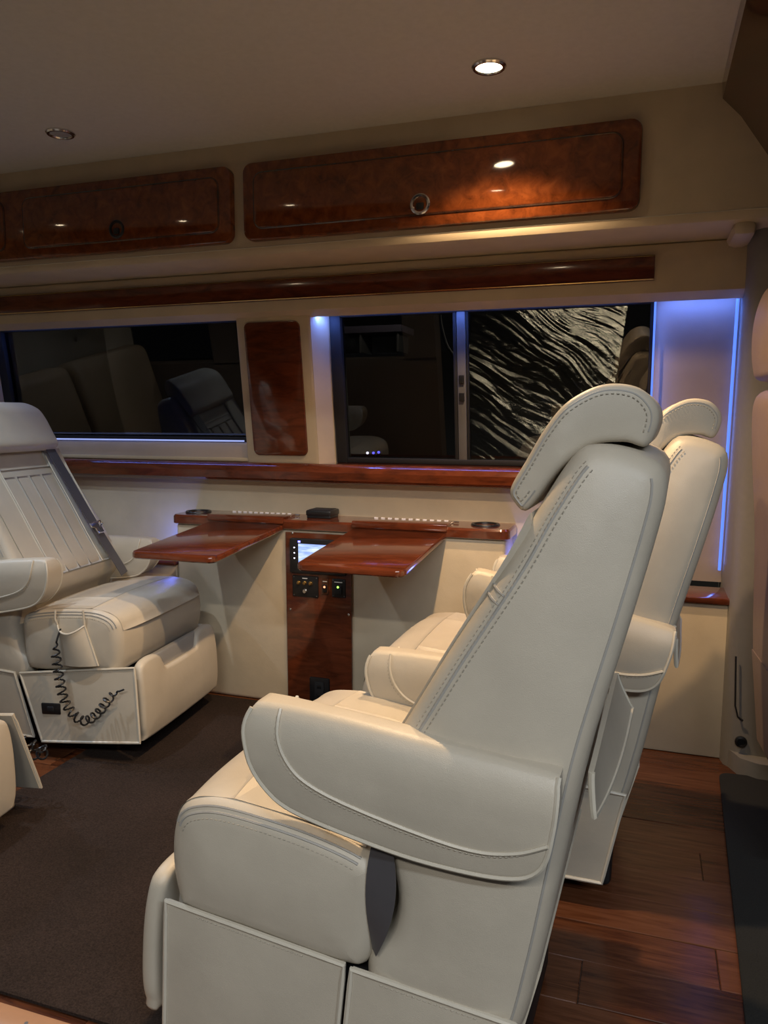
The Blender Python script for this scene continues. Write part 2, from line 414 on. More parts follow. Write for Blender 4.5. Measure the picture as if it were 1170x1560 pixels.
# windows: dark frame, pane, mullion
def window(name, x0, x1, z0, z1, yb, mull=None):
    e = tag(empty(name, ((x0+x1)/2, yb+wl(z0), z0)), kind='structure'); ox, oy, oz = e.location
    fw = 0.042
    for (a, b, c, d) in ((x0, x0+fw, z0, z1), (x1-fw*0.3, x1, z0, z1), (x0+fw, x1-fw*0.3, z0, z0+0.02), (x0+fw, x1-fw*0.3, z1-0.02, z1)):
        mb = leanbox(a, b, yb-0.012, yb+0.03, c, d, 0.003); mb.v = [(p[0]-ox, p[1]-oy, p[2]-oz) for p in mb.v]; mb.build('window_frame', 'rubber', e)
    mb = leanbox(x0+0.02, x1-0.005, yb+0.008, yb+0.013, z0+0.005, z1-0.005); mb.v = [(p[0]-ox, p[1]-oy, p[2]-oz) for p in mb.v]; mb.build('pane', 'glass', e, False)
    if mull:
        a, b = mull
        mb = leanbox(a, b, yb-0.010, yb+0.007, z0, z1, 0.004); mb.v = [(p[0]-ox, p[1]-oy, p[2]-oz) for p in mb.v]; mb.build('mullion', 'alu', e)
        mb = leanbox(a-0.014, a-0.001, yb-0.006, yb+0.007, z0, z1, 0.003); mb.v = [(p[0]-ox, p[1]-oy, p[2]-oz) for p in mb.v]; mb.build('gasket', 'rubber', e)
        mb = leanbox(b+0.001, b+0.009, yb-0.006, yb+0.007, z0, z1, 0.003); mb.v = [(p[0]-ox, p[1]-oy, p[2]-oz) for p in mb.v]; mb.build('gasket', 'rubber', e)
        for zc in (1.16, 1.10):
            mb = leanbox(a+0.006, b-0.006, yb-0.018, yb-0.008, zc, zc+0.03, 0.003); mb.v = [(p[0]-ox, p[1]-oy, p[2]-oz) for p in mb.v]; mb.build('latch', 'black', e)
    return e
window('window_1', XW1a, XW1b+0.03, 0.950, 1.42, 2.685)
mu0 = ony(699, 590, 2.66).x; mu1 = ony(712, 590, 2.66).x
W2 = window('window_2', XW2a-0.02, XW2b, 0.877, 1.42, 2.685, (mu0, mu1))
# valance above the windows
KV = [(2.515, 1.408), (2.500, 1.416), (2.497, 1.445), (2.500, 1.536), (2.505, 1.556), (2.525, 1.570), (2.72, 1.585), (2.72, 1.418), (2.548, 1.418), (2.544, 1.396)]
va = tag(prism(KV, 'x', XL, 0.262).build('trim_4', 'vinyl', angle=35), kind='structure')
zs0 = 1.05+0.161*2.49; zs1 = 1.05+0.191*2.49
plate([(XL+0.2, zs0), (0.006, zs0), (0.006, zs1), (XL+0.2, zs1)], 2.489, 2.503, 0.003).build('wood_strip', 'wood', va)
MB().tube([(-3.2, 2.487, zs0+0.004), (0.004, 2.487, zs0+0.004), (0.004, 2.487, zs1-0.004), (-3.2, 2.487, zs1-0.004)], 0.0016, 5).build('strip_edge', 'brass', va)
# side ledges with wood tops
for n_, x0, x1 in (('rear', XL, -1.67), ('front', -0.405, 0.262)):
    lb = tag(MB().box(x0, x1, 2.475, 2.63, 0, 0.488, 0.008).build('trim_5', 'vinyl'), kind='structure')
    MB().box(x0, x1, 2.462, 2.63, 0.486, 0.507, 0.006).build('wood_top', 'wood', lb)
# door pillar on the right
pilp = [(0.255, 2.475), (0.262, 2.440), (0.285, 2.415), (0.34, 2.40), (0.9, 2.40), (0.9, 2.80), (0.255, 2.80)]
pil = tag(prism(pilp, 'z', 0, 1.575).build('wall_door_pillar', 'grey', angle=60), kind='structure')
pk = prism([(0.268, 2.44), (0.30, 2.37), (0.345, 2.345), (0.9, 2.33), (0.9, 2.5), (0.268, 2.5)], 'z', 0.0, 0.055).build('kick_trim', 'grey', pil)
a_ = ony(1129, 1131, 2.395)
MB().lathe((a_.x, 2.402, a_.z), (0, -1, 0), [(0.017, 0), (0.017, 0.006), (0.011, 0.008), (0.010, 0.003), (0.002, 0.003)]).build('belt_bolt', 'black', pil)
MB().tube([ony(1121, 1000, 2.405), ony(1120, 1075, 2.402), ony(1124, 1092, 2.40), ony(1132, 1098, 2.398)], 0.0028, 6).build('panel_gap', 'rubber', pil)
# overhead locker: carcass is a padded box along the roof
oc = tag(empty('overhead_cabinet', (-0.8, 2.33, 1.57)), 'long cream padded overhead locker with two burl doors above the windows', 'cabinet')
OX, OY, OZ = oc.location
def rel(mb, o): l = o.location; mb.v = [(p[0]-l[0], p[1]-l[1], p[2]-l[2]) for p in mb.v]; return mb
KC = [(2.335, ZC), (2.332, 1.66), (2.331, 1.612), (2.329, 1.596), (2.330, 1.584), (2.335, 1.574), (2.350, 1.566), (2.53, 1.560), (2.69, 1.60), (2.69, ZC)]
rel(prism(KC, 'x', XL, 0.34), oc).build('body', 'vinyl', oc, angle=30)
rel(MB().tube([(XL, 2.329, 1.597), (0.33, 2.329, 1.597)], 0.002, 6), oc).build('welt', 'pipe', oc)
rel(MB().box(0.20, 0.262, 2.34, 2.55, 1.532, 1.575, 0.02), oc).build('end_cap', 'vinyl', oc)
def locker_door(x0, x1, z0, z1, panels, latch, lm='chrome'):
    d = rel(plate(rrect(x0, x1, z0, z1, 0.032), 2.306, 2.334, 0.008), oc).build('door', 'burl', oc, angle=30)
    for (a, b) in panels:
        p = rrect(a, b, z0+0.036, z1-0.036, 0.028)
        rel(plate(p, 2.2995, 2.309, 0.006), oc).build('raised_panel', 'burl', d, angle=30)
        rel(MB().tube([(q[0], 2.3055, q[1]) for q in p], 0.0042, 6, True), oc).build('moulding', 'wooddark', d)
    if latch:
        lx, lz = latch
        l_ = rel(MB().lathe((lx, 2.302, lz), (0, -1, 0), [(0.031, 0), (0.031, 0.004), (0.027, 0.007), (0.022, 0.006), (0.020, 0.001), (0.004, 0.001)]), oc).build('latch', lm, d)
        rel(MB().box(lx-0.012, lx+0.012, 2.294, 2.302, lz-0.016, lz+0.004, 0.004), oc).build('latch_button', 'black', d)
    return d
locker_door(ony(370, 300, 2.31).x, ony(977, 260, 2.31).x, 1.614, 1.856, [(ony(386, 300, 2.30).x, ony(947, 260, 2.30).x)], (ony(640, 311, 2.30).x, ony(640, 311, 2.30).z))
locker_door(-2.75, ony(352, 310, 2.31).x, 1.614, 1.856, [(ony(34, 330, 2.30).x, ony(331, 315, 2.30).x), (-2.70, ony(4, 330, 2.30).x)], (ony(178, 350, 2.30).x, 1.686), 'black')
# front header above the cab, dark wood arch and grey panel
hd = tag(prism([(0.155, ZC), (0.158, 1.885), (0.205, 1.835), (0.275, 1.73), (0.40, 1.60), (0.62, 1.52), (0.62, ZC)], 'y', 1.75, 2.331).build('trim_6', 'wooddark', angle=25), kind='structure')
tag(prism([(0.163, ZC), (0.168, 1.875), (0.22, 1.82), (0.30, 1.72), (0.42, 1.62), (0.7, 1.54), (0.7, ZC)], 'y', 1.0, 1.75).build('trim_7', 'cabgrey', angle=25), kind='structure')

# near wall (door side): behind the open sliding door, seen only in the panes
nw = tag(MB().box(XL, -1.22, 0.60, 0.72, 0, 0.90).build('wall_near', 'nearwall', smooth=False), kind='structure')
MB().box(XL, -1.22, 0.60, 0.74, 1.42, ZC).build('upper_panel', 'nearwall', nw, False)
MB().box(-1.42, -1.22, 0.60, 0.73, 0.90, 1.42).build('post_panel', 'nearwall', nw, False)
MB().box(-2.75, -2.55, 0.60, 0.73, 0.90, 1.42).build('post_panel', 'nearwall', nw, False)
plate(rrect(-2.4, -1.5, 1.60, 1.84, 0.03), -0.012, 0.0, 0.004).build('wood_panel', 'burl', nw).matrix_world = Matrix.Translation((-3.9, 0.74, 0)) @ Matrix.Rotation(PI, 4, 'Z')
window('window_3', -2.55, -1.42, 0.90, 1.42, 0.62)
tag(MB().box(-1.22, 1.0, 0.58, 0.72, 1.80, ZC+0.04).build('wall_door_header', 'vinyl', smooth=False), kind='structure')
tag(MB().box(XL-0.08, XL, 0.60, 2.74, 0, ZC).build('wall_rear', 'vinyl', smooth=False), kind='structure')
tag(MB().box(XL-0.08, XR, 0.55, 2.80, ZC+0.045, ZC+0.09).build('wall_roof_skin', 'body', smooth=False), kind='structure')
# threshold strip with screw
ts = tag(MB().box(-2.0, -0.45, 0.925, 0.975, 0.0005, 0.007, 0.003).build('trim_8', 'trimstrip'), kind='structure')
p = onz(64, 1535, 0.007)
MB().lathe((p.x, 0.95, 0.0065), (0, 0, 1), [(0.0035, 0), (0.0035, 0.0008), (0.002, 0.0012), (0.0005, 0.0008)], 14).build('screw', 'alu', ts)
# workshop beyond the van
tag(MB().box(-9, 9, -8, 9, -0.66, -0.60).build('floor_workshop', 'concrete', smooth=False), kind='structure')
tag(MB().box(-9, 9, 6.0, 6.2, -0.6, 4.2).build('wall_workshop', 'dark', smooth=False), kind='structure')

# ================================================================== LAMPS
def downlight(x, y, on, label, power=1.0, col=(1.0, 0.68, 0.38)):
    e = tag(empty('ceiling_downlight', (x, y, ZC)), label, 'ceiling light', 'ceiling downlights')
    MB().lathe((0, 0, 0), (0, 0, -1), [(0.044, 0.0), (0.044, 0.004), (0.040, 0.008), (0.034, 0.008), (0.030, 0.002), (0.030, 0.0)]).build('trim_ring', 'chrome', e)
    MB().lathe((0, 0, -0.001), (0, 0, -1), [(0.031, 0), (0.031, 0.003), (0.022, 0.006), (0.010, 0.0075), (0.001, 0.008)]).build('lens', 'lens_on' if on else 'lens_off', e)
    if on:
        l = bpy.data.lights.new('downlight_beam', 'SPOT'); l.energy = P_SPOT*power; l.color = col; l.spot_size = math.radians(118); l.spot_blend = 0.75; l.shadow_soft_size = 0.022
        o = bpy.data.objects.new('downlight_beam', l); COL.objects.link(o); o.parent = e; o.location = (0, 0, -0.022)
    return e
p = onz(745, 100, ZC); q = onz(92, 202, ZC)
downlight(p.x, p.y, True, 'glowing warm ceiling downlight above the burl locker door with the round latch')
downlight(q.x, q.y, False, 'unlit grey ceiling downlight in the headliner above the rear window')
downlight(-0.39, 1.43, True, 'lit ceiling downlight over the cream captain seat by the door', 1.15)
downlight(-1.72, 1.36, True, 'lit ceiling downlight over the gap between the facing seat pairs', 0.62, (0.74, 0.86, 1.0))
downlight(-2.70, 1.60, True, 'lit ceiling downlight over the rear seats', 0.75, (0.62, 0.76, 1.0))
def shop_lamp(x, y, z, ln, label, k=1.0, col=(1.0, 0.97, 0.92)):
    e = tag(empty('workshop_tube_lamp', (x, y, z)), label, 'ceiling light', 'workshop tube lamps')
    MB().box(-ln/2, ln/2, -0.09, 0.09, 0.0, 0.07, 0.01).build('housing', 'white', e)
    for s in (-1, 1): MB().tube([(-ln/2+0.04, s*0.045, -0.014), (ln/2-0.04, s*0.045, -0.014)], 0.013, 10).build('tube', 'shoplamp', e)
    l = bpy.data.lights.new('tube_light', 'AREA'); l.shape = 'RECTANGLE'; l.size = ln; l.size_y = 0.18; l.energy = P_SHOP*k; l.color = col
    o = bpy.data.objects.new('tube_light', l); COL.objects.link(o); o.parent = e; o.location = (0, 0, -0.03)
shop_lamp(0.0, -1.9, 2.75, 1.5, 'workshop ceiling tube lamp outside the open van door', 0.95)
shop_lamp(1.6, -1.2, 2.75, 1.5, 'workshop ceiling tube lamp outside near the cab', 0.95, (0.78, 0.88, 1.0))
shop_lamp(0.1, 3.02, 2.75, 1.3, 'added tube lamp beyond the van windows lighting the plastic sheet', 1.15, (1.0, 0.90, 0.70))  # unseen lamp added to put bright streaks on the plastic sheet

# blue accent strips: thin emitting tape in the window recess
def led(pts, r, label, mat='led', k=1.0, light=None, col=(0.12, 0.25, 1.0)):
    o = tag(MB().tube(pts, r, 6).build('light_strip', mat), label, 'light strip', 'blue accent light strips')
    if light:
        l = bpy.data.lights.new('strip_glow', 'AREA'); l.shape = 'RECTANGLE'; l.energy = light[0]*P_LED; l.color = col
        a, b = Vector(pts[0]), Vector(pts[-1]); l.size = (b-a).length*0.95; l.size_y = 0.008
        q = bpy.data.objects.new('strip_glow', l); COL.objects.link(q); q.parent = o
        X = (b-a).normalized(); Z = -Vector(light[1]).normalized(); Y = Z.cross(X).normalized(); Z = X.cross(Y)
        M = Matrix((X, Y, Z)).transposed().to_4x4(); M.translation = (a+b)/2 + Vector(light[1]).normalized()*(r+0.004); q.matrix_world = M
    return o
led([(-1.118, 2.560, 1.4095), (-1.050, 2.560, 1.4095)], 0.004, 'short blue light strip above the window jamb beside the wood panel', light=(0.22, (-0.4, 0.3, -1)))
led([(-1.045, 2.562, 1.4095), (-0.02, 2.562, 1.4095)], 0.004, 'blue light strip hidden along the top of the front window', light=(1.2, (0, 0.35, -1)))
led([(-2.58, 2.562, 1.4095), (-1.47, 2.562, 1.4095)], 0.004, 'blue light strip hidden along the top of the rear window', light=(0.7, (0, 0.3, -1)))
led([(0.03, 2.562, 1.4095), (0.25, 2.562, 1.4095)], 0.004, 'short blue light strip above the recessed panel by the door pillar', light=(0.22, (0, 0.5, -1)))
led([(0.0125, 2.645+wl(0.9), 0.90), (0.0125, 2.645+wl(1.40), 1.40)], 0.0035, 'upright blue light strip at the front window edge', light=(0.10, (1, 0.25, 0)))
led([(0.246, 2.655+wl(0.55), 0.55), (0.246, 2.655+wl(1.40), 1.40)], 0.005, 'upright blue light strip in the corner of the door pillar', light=(0.12, (-0.3, -1, 0)))
led([(-1.434, 2.628+wl(0.96), 0.96), (-1.434, 2.628+wl(1.40), 1.40)], 0.0028, 'upright blue light strip at the rear window edge beside the wood panel', 'ledw')
led([(-2.60, 2.612+wl(0.955), 0.9565), (-1.440, 2.612+wl(0.955), 0.9565)], 0.0032, 'pale blue light strip along the bottom edge of the rear window', 'ledw')

# ================================================================== CONSOLE
co = tag(empty('wall_console', (-1.04, 2.53, 0)), 'cream side console with wood top, monitor and sockets under the windows', 'console')
YC0 = 2.466
rel(MB().box(-1.662, -0.418, YC0, 2.63, 0.0, 0.652, 0.014, 3), co).build('body', 'vinyl', co)
top = rrect(-1.676, -0.404, YC0-0.014, 2.635, 0.03)
tp = MB().rings([[Vector((x, y, z)) for x, y in offset_poly2([Vector(t_) for t_ in top], d)] for z, d in ((0.650, 0.006), (0.653, 0.0), (0.678, 0.0), (0.685, 0.006))])
rel(tp, co).build('top', 'wood', co, angle=30)
cpn = rel(plate([(-1.203, 0.004), (-0.952, 0.004), (-0.952, 0.640), (-1.203, 0.640)], YC0-0.010, YC0+0.004, 0.003), co).build('control_panel', 'wood', co)
for u, v in ((442, 928), (531, 937), (445, 812)):
    a_ = ony(u, v, YC0-0.012); rel(MB().lathe((a_.x, YC0-0.010, a_.z), (0, -1, 0), [(0.0045, 0), (0.0045, 0.001), (0.003, 0.002), (0.001, 0.0015)], 12), co).build('screw', 'chrome', cpn)
mon = rel(plate(rrect(-1.181, -0.968, 0.497, 0.622, 0.006), YC0-0.024, YC0-0.008, 0.004), co).build('monitor', 'black', co)
rel(plate([(-1.146, 0.519), (-0.985, 0.519), (-0.985, 0.604), (-1.146, 0.604)], YC0-0.0252, YC0-0.022, 0.0006), co).build('screen', 'screen', mon, False)
for z in (0.589, 0.570, 0.551): rel(MB().cyl((-1.162, YC0-0.0235, z), (0, -1, 0), 0.0020, 0.001, 10), co).build('touch_key', 'dot_white', mon)
rel(MB().box(-1.147, -1.138, YC0-0.0255, YC0-0.023, 0.608, 0.614, 0.0005, 1), co).build('indicator', 'dot_blue', mon)
jk = rel(plate(rrect(-1.176, -1.076, 0.410, 0.487, 0.003), YC0-0.0135, YC0-0.008, 0.0015), co).build('jack_plate', 'black', co)
for x in (-1.150, -1.127, -1.104): rel(MB().lathe((x, YC0-0.013, 0.462), (0.1, -1, -0.1), [(0.0072, 0), (0.0072, 0.004), (0.0055, 0.0042), (0.0055, 0.011), (0.0022, 0.0112), (0.0022, 0.014)], 14), co).build('jack', 'brass', jk)
rel(MB().lathe((-1.127, YC0-0.013, 0.432), (0, -1, 0), [(0.008, 0), (0.008, 0.003), (0.0062, 0.004), (0.0062, 0.008), (0.003, 0.008)], 14), co).build('jack', 'chrome', jk)
for x in (-1.170, -1.082):
    for z in (0.416, 0.481): rel(MB().lathe((x, YC0-0.0132, z), (0, -1, 0), [(0.0022, 0), (0.0018, 0.001), (0.0005, 0.0012)], 8), co).build('screw', 'alu', jk)
sw = rel(plate(rrect(-1.063, -1.037, 0.424, 0.482, 0.004), YC0-0.0135, YC0-0.008, 0.0015), co).build('switch_plate', 'wooddark', co)
rel(MB().box(-1.058, -1.042, YC0-0.018, YC0-0.012, 0.434, 0.462, 0.002), co).build('rocker', 'black', sw)
rel(MB().cyl((-1.050, YC0-0.018, 0.453), (0, -1, 0), 0.0038, 0.0012, 12), co).build('indicator', 'dot_red', sw)
ub = rel(plate(rrect(-1.024, -0.973, 0.418, 0.484, 0.003), YC0-0.0135, YC0-0.008, 0.0015), co).build('power_plate', 'black', co)
rel(MB().box(-1.012, -0.985, YC0-0.018, YC0-0.012, 0.429, 0.462, 0.002), co).build('rocker', 'rubber', ub)
rel(MB().cyl((-0.999, YC0-0.018, 0.456), (0, -1, 0), 0.0038, 0.0012, 12), co).build('indicator', 'dot_green', ub)
for x in (-1.0195, -0.9775):
    for z in (0.423, 0.479): rel(MB().lathe((x, YC0-0.0132, z), (0, -1, 0), [(0.0022, 0), (0.0018, 0.001), (0.0005, 0.0012)], 8), co).build('screw', 'alu', ub)
for par_, x_, z_, w_ in ((jk, -1.127, 0.478, 0.020), (ub, -0.999, 0.4725, 0.030), (sw, -1.050, 0.472, 0.016)):
    rel(MB().box(x_-w_/2, x_+w_/2, YC0-0.0139, YC0-0.013, z_-0.0016, z_+0.0016), co).build('lettering', 'white', par_, False)
ot = rel(plate(rrect(-1.114, -1.036, 0.022, 0.118, 0.006), YC0-0.0155, YC0-0.008, 0.003), co).build('outlet', 'black', co)
rel(plate(rrect(-1.094, -1.056, 0.036, 0.104, 0.004), YC0-0.019, YC0-0.013, 0.002), co).build('socket', 'rubber', ot)
for z in (0.052, 0.085): rel(MB().box(-1.083, -1.067, YC0-0.0205, YC0-0.018, z-0.006, z+0.006, 0.002), co).build('slot', 'black', ot)
def cup(x, y, z, par):
    o = rel(MB().lathe((x, y, z), (0, 0, 1), [(0.030, -0.06), (0.036, -0.055), (0.038, 0.001), (0.039, 0.005), (0.047, 0.006), (0.049, 0.003), (0.049, -0.003), (0.0405, -0.004), (0.0375, -0.06), (0.03, -0.065)], 32), par).build('cup_holder', 'black', par); return o
cup(-1.612, 2.545, 0.685, co); cup(-0.500, 2.545, 0.685, co)
# fold-out tables
def table(x0, x1, ytip, sag, label, cham):
    e = tag(empty('folding_table', ((x0+x1)/2, 2.45, 0.665)), label, 'table', 'fold-out tables on the console'); c = e.location
    bk = MB().box(x0, x1+0.004, YC0-0.022, 2.55, 0.670, 0.6935, 0.003); rel(bk, e).build('lid_block', 'wood', e, angle=30)
    # leaf
    y1 = YC0-0.004; n = 5; rr = 0.028
    P = [(x1, y1), (x0, y1), (x0, ytip+rr)] + [(x0+rr-rr*math.cos(math.radians(18*k)), ytip+rr-rr*math.sin(math.radians(18*k))) for k in range(1, n+1)] + [(x1-rr+rr*math.sin(math.radians(18*k)), ytip+rr-rr*math.cos(math.radians(18*k))) for k in range(0, n+1)]
    zt = lambda y: 0.666 - (y1-y)*sag
    rg = []
    for dz, ins in ((-0.021, 0.004), (-0.017, 0.0), (-0.006, 0.0), (-0.001, 0.003), (0, 0.008)):
        Q = offset_poly2([Vector(t_) for t_ in P], ins); rg.append([Vector((t_.x, t_.y, zt(t_.y)+dz)) for t_ in Q])
    rel(MB().rings(rg), e).build('leaf', 'wood', e, angle=30)
    # piano hinge: knuckles along the joint
    hb = rel(MB().tube([(x0+0.04, 2.553, 0.690), (x1+0.02, 2.553, 0.690)], 0.003, 8), e).build('hinge', 'chrome', e)
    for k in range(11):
        a = lerp(x0+0.045, x1-0.005, k/11); rel(MB().tube([(a, 2.553, 0.690), (a+0.014, 2.553, 0.690)], 0.0046, 8), e).build('hinge_knuckle', 'white', hb)  # white knuckles stand in for bright glints on the metal
    return e
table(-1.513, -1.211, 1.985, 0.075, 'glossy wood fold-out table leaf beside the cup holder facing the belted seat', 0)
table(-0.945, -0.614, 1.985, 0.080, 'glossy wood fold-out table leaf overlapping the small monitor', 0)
pb = tag(empty('power_box', (-1.10, 2.555, 0.685)), 'small black box lying on the console top between the two tables', 'device')
MB().box(-0.046, 0.046, -0.04, 0.04, 0.0, 0.010, 0.003).build('base', 'black', pb)
MB().box(-0.049, 0.049, -0.043, 0.043, 0.008, 0.030, 0.006).build('case', 'black', pb)
MB().box(-0.040, 0.040, -0.034, 0.034, 0.0295, 0.0315, 0.001).build('lid', 'rubber', pb)
# glowing cup holder in the rear ledge and small console end lights
lc = tag(empty('lit_cup_holder', (-1.735, 2.525, 0.507)), 'cup holder glowing blue in the ledge behind the belted seat', 'cup holder')
MB().lathe((0, 0, 0), (0, 0, 1), [(0.034, 0.0), (0.034, 0.008), (0.042, 0.010), (0.044, 0.006), (0.046, 0.0)], 28).build('rim', 'chrome', lc)
MB().lathe((0, 0, 0.002), (0, 0, 1), [(0.033, 0), (0.030, 0.004), (0.002, 0.004)], 24).build('glow_ring', 'dot_cyan', lc)
l = bpy.data.lights.new('cup_glow', 'POINT'); l.energy = 0.6*P_LED; l.color = (0.12, 0.18, 1.0); l.shadow_soft_size = 0.02
o = bpy.data.objects.new('cup_glow', l); COL.objects.link(o); o.parent = lc; o.location = (0.02, 0.03, 0.05)
lc2 = tag(empty('lit_cup_holder', (-0.35, 2.525, 0.507)), 'cup holder glowing blue in the ledge behind the door side seat', 'cup holder')
MB().lathe((0, 0, 0), (0, 0, 1), [(0.034, 0.0), (0.034, 0.008), (0.042, 0.010), (0.044, 0.006), (0.046, 0.0)], 28).build('rim', 'chrome', lc2)
MB().lathe((0, 0, 0.002), (0, 0, 1), [(0.033, 0), (0.030, 0.004), (0.002, 0.004)], 24).build('glow_ring', 'dot_cyan', lc2)
l2 = bpy.data.lights.new('cup_glow', 'POINT'); l2.energy = 0.6*P_LED; l2.color = (0.12, 0.18, 1.0); l2.shadow_soft_size = 0.02
o = bpy.data.objects.new('cup_glow', l2); COL.objects.link(o); o.parent = lc2; o.location = (0, 0.03, 0.05)

# ================================================================== RUGS
def rug(name, poly, th, mat, label):
    P = [Vector(p) for p in poly]
    rg = [[Vector((q.x, q.y, z)) for q in offset_poly2(P, d)] for z, d in ((0.001, 0), (th*0.7, 0.0), (th, 0.004))]
    o = MB().rings(rg).build(name, mat); tag(o, label, 'mat'); return o
def dense(poly, r=0.03, seg=4):
    out = []; n = len(poly)
    for i in range(n):
        a, b, c = Vector(poly[i-1]), Vector(poly[i]), Vector(poly[(i+1) % n])
        p0 = b+(a-b).normalized()*r; p2 = b+(c-b).normalized()*r
        for k in range(seg+1): t = k/seg; out.append((p0*(1-t)**2 + b*2*t*(1-t) + p2*t*t)[:])
    return out
rug('carpet', dense([(-1.63, 0.995), (-0.36, 0.995), (-0.36, 2.44), (-1.63, 2.44)]), 0.010, 'carpet', 'large dark brown carpet on the floor between the facing seats')
a_, b_, c_ = onz(1095, 1180, 0), onz(1135, 1560, 0), onz(1170, 1183, 0)
rug('floor_mat', dense([(a_.x, a_.y), (b_.x, b_.y), (b_.x-0.01, 0.95), (1.0, 0.95), (1.0, 2.385)]), 0.010, 'mat', 'black floor mat at the foot of the door pillar')

# ================================================================== SEATS
BACK = [(-0.185, 0.232), (-0.212, 0.262), (-0.226, 0.37), (-0.235, 0.487), (-0.246, 0.634), (-0.257, 0.72), (-0.274, 0.829), (-0.289, 0.936), (-0.293, 0.990), (-0.283, 1.020), (-0.25, 1.034), (-0.205, 1.038), (-0.178, 1.024),
        (-0.146, 0.958), (-0.115, 0.879), (-0.059, 0.76), (0.0, 0.628), (0.040, 0.55), (0.030, 0.495), (0.0, 0.455), (-0.022, 0.40), (-0.018, 0.345), (0.010, 0.297), (0.0, 0.245), (-0.08, 0.225)]
FRONT = [(0.045, 0.535), (0.0, 0.628), (-0.059, 0.76), (-0.115, 0.879), (-0.146, 0.958), (-0.168, 1.003)]
HEAD = [(-0.097, 0.966), (-0.106, 0.947), (-0.120, 0.939), (-0.133, 0.955), (-0.147, 0.981), (-0.166, 1.009), (-0.191, 1.033), (-0.226, 1.040), (-0.252, 1.036), (-0.262, 1.064), (-0.257, 1.090), (-0.232, 1.111), (-0.193, 1.111), (-0.157, 1.087), (-0.134, 1.053), (-0.114, 1.008)]
HEADT = [(-0.17, 1.05), (-0.28, 1.045), (-0.305, 1.08), (-0.312, 1.18), (-0.292, 1.262), (-0.24, 1.290), (-0.18, 1.262), (-0.16, 1.15)]
ARM = [(0.186, 0.643), (0.200, 0.632), (0.205, 0.600), (0.191, 0.555), (0.164, 0.523), (0.127, 0.504), (0.05, 0.493), (-0.06, 0.487), (-0.169, 0.498), (-0.214, 0.525), (-0.224, 0.584), (-0.221, 0.636), (-0.208, 0.645), (-0.1, 0.646), (0.0, 0.647), (0.10, 0.647)]
CUSH = [(0.325, 0.268), (0.345, 0.290), (0.357, 0.335), (0.358, 0.385), (0.347, 0.424), (0.315, 0.446), (0.25, 0.458), (0.12, 0.458), (0.03, 0.446), (0.004, 0.425), (0.0, 0.35), (0.006, 0.29), (0.04, 0.27), (0.2, 0.268)]
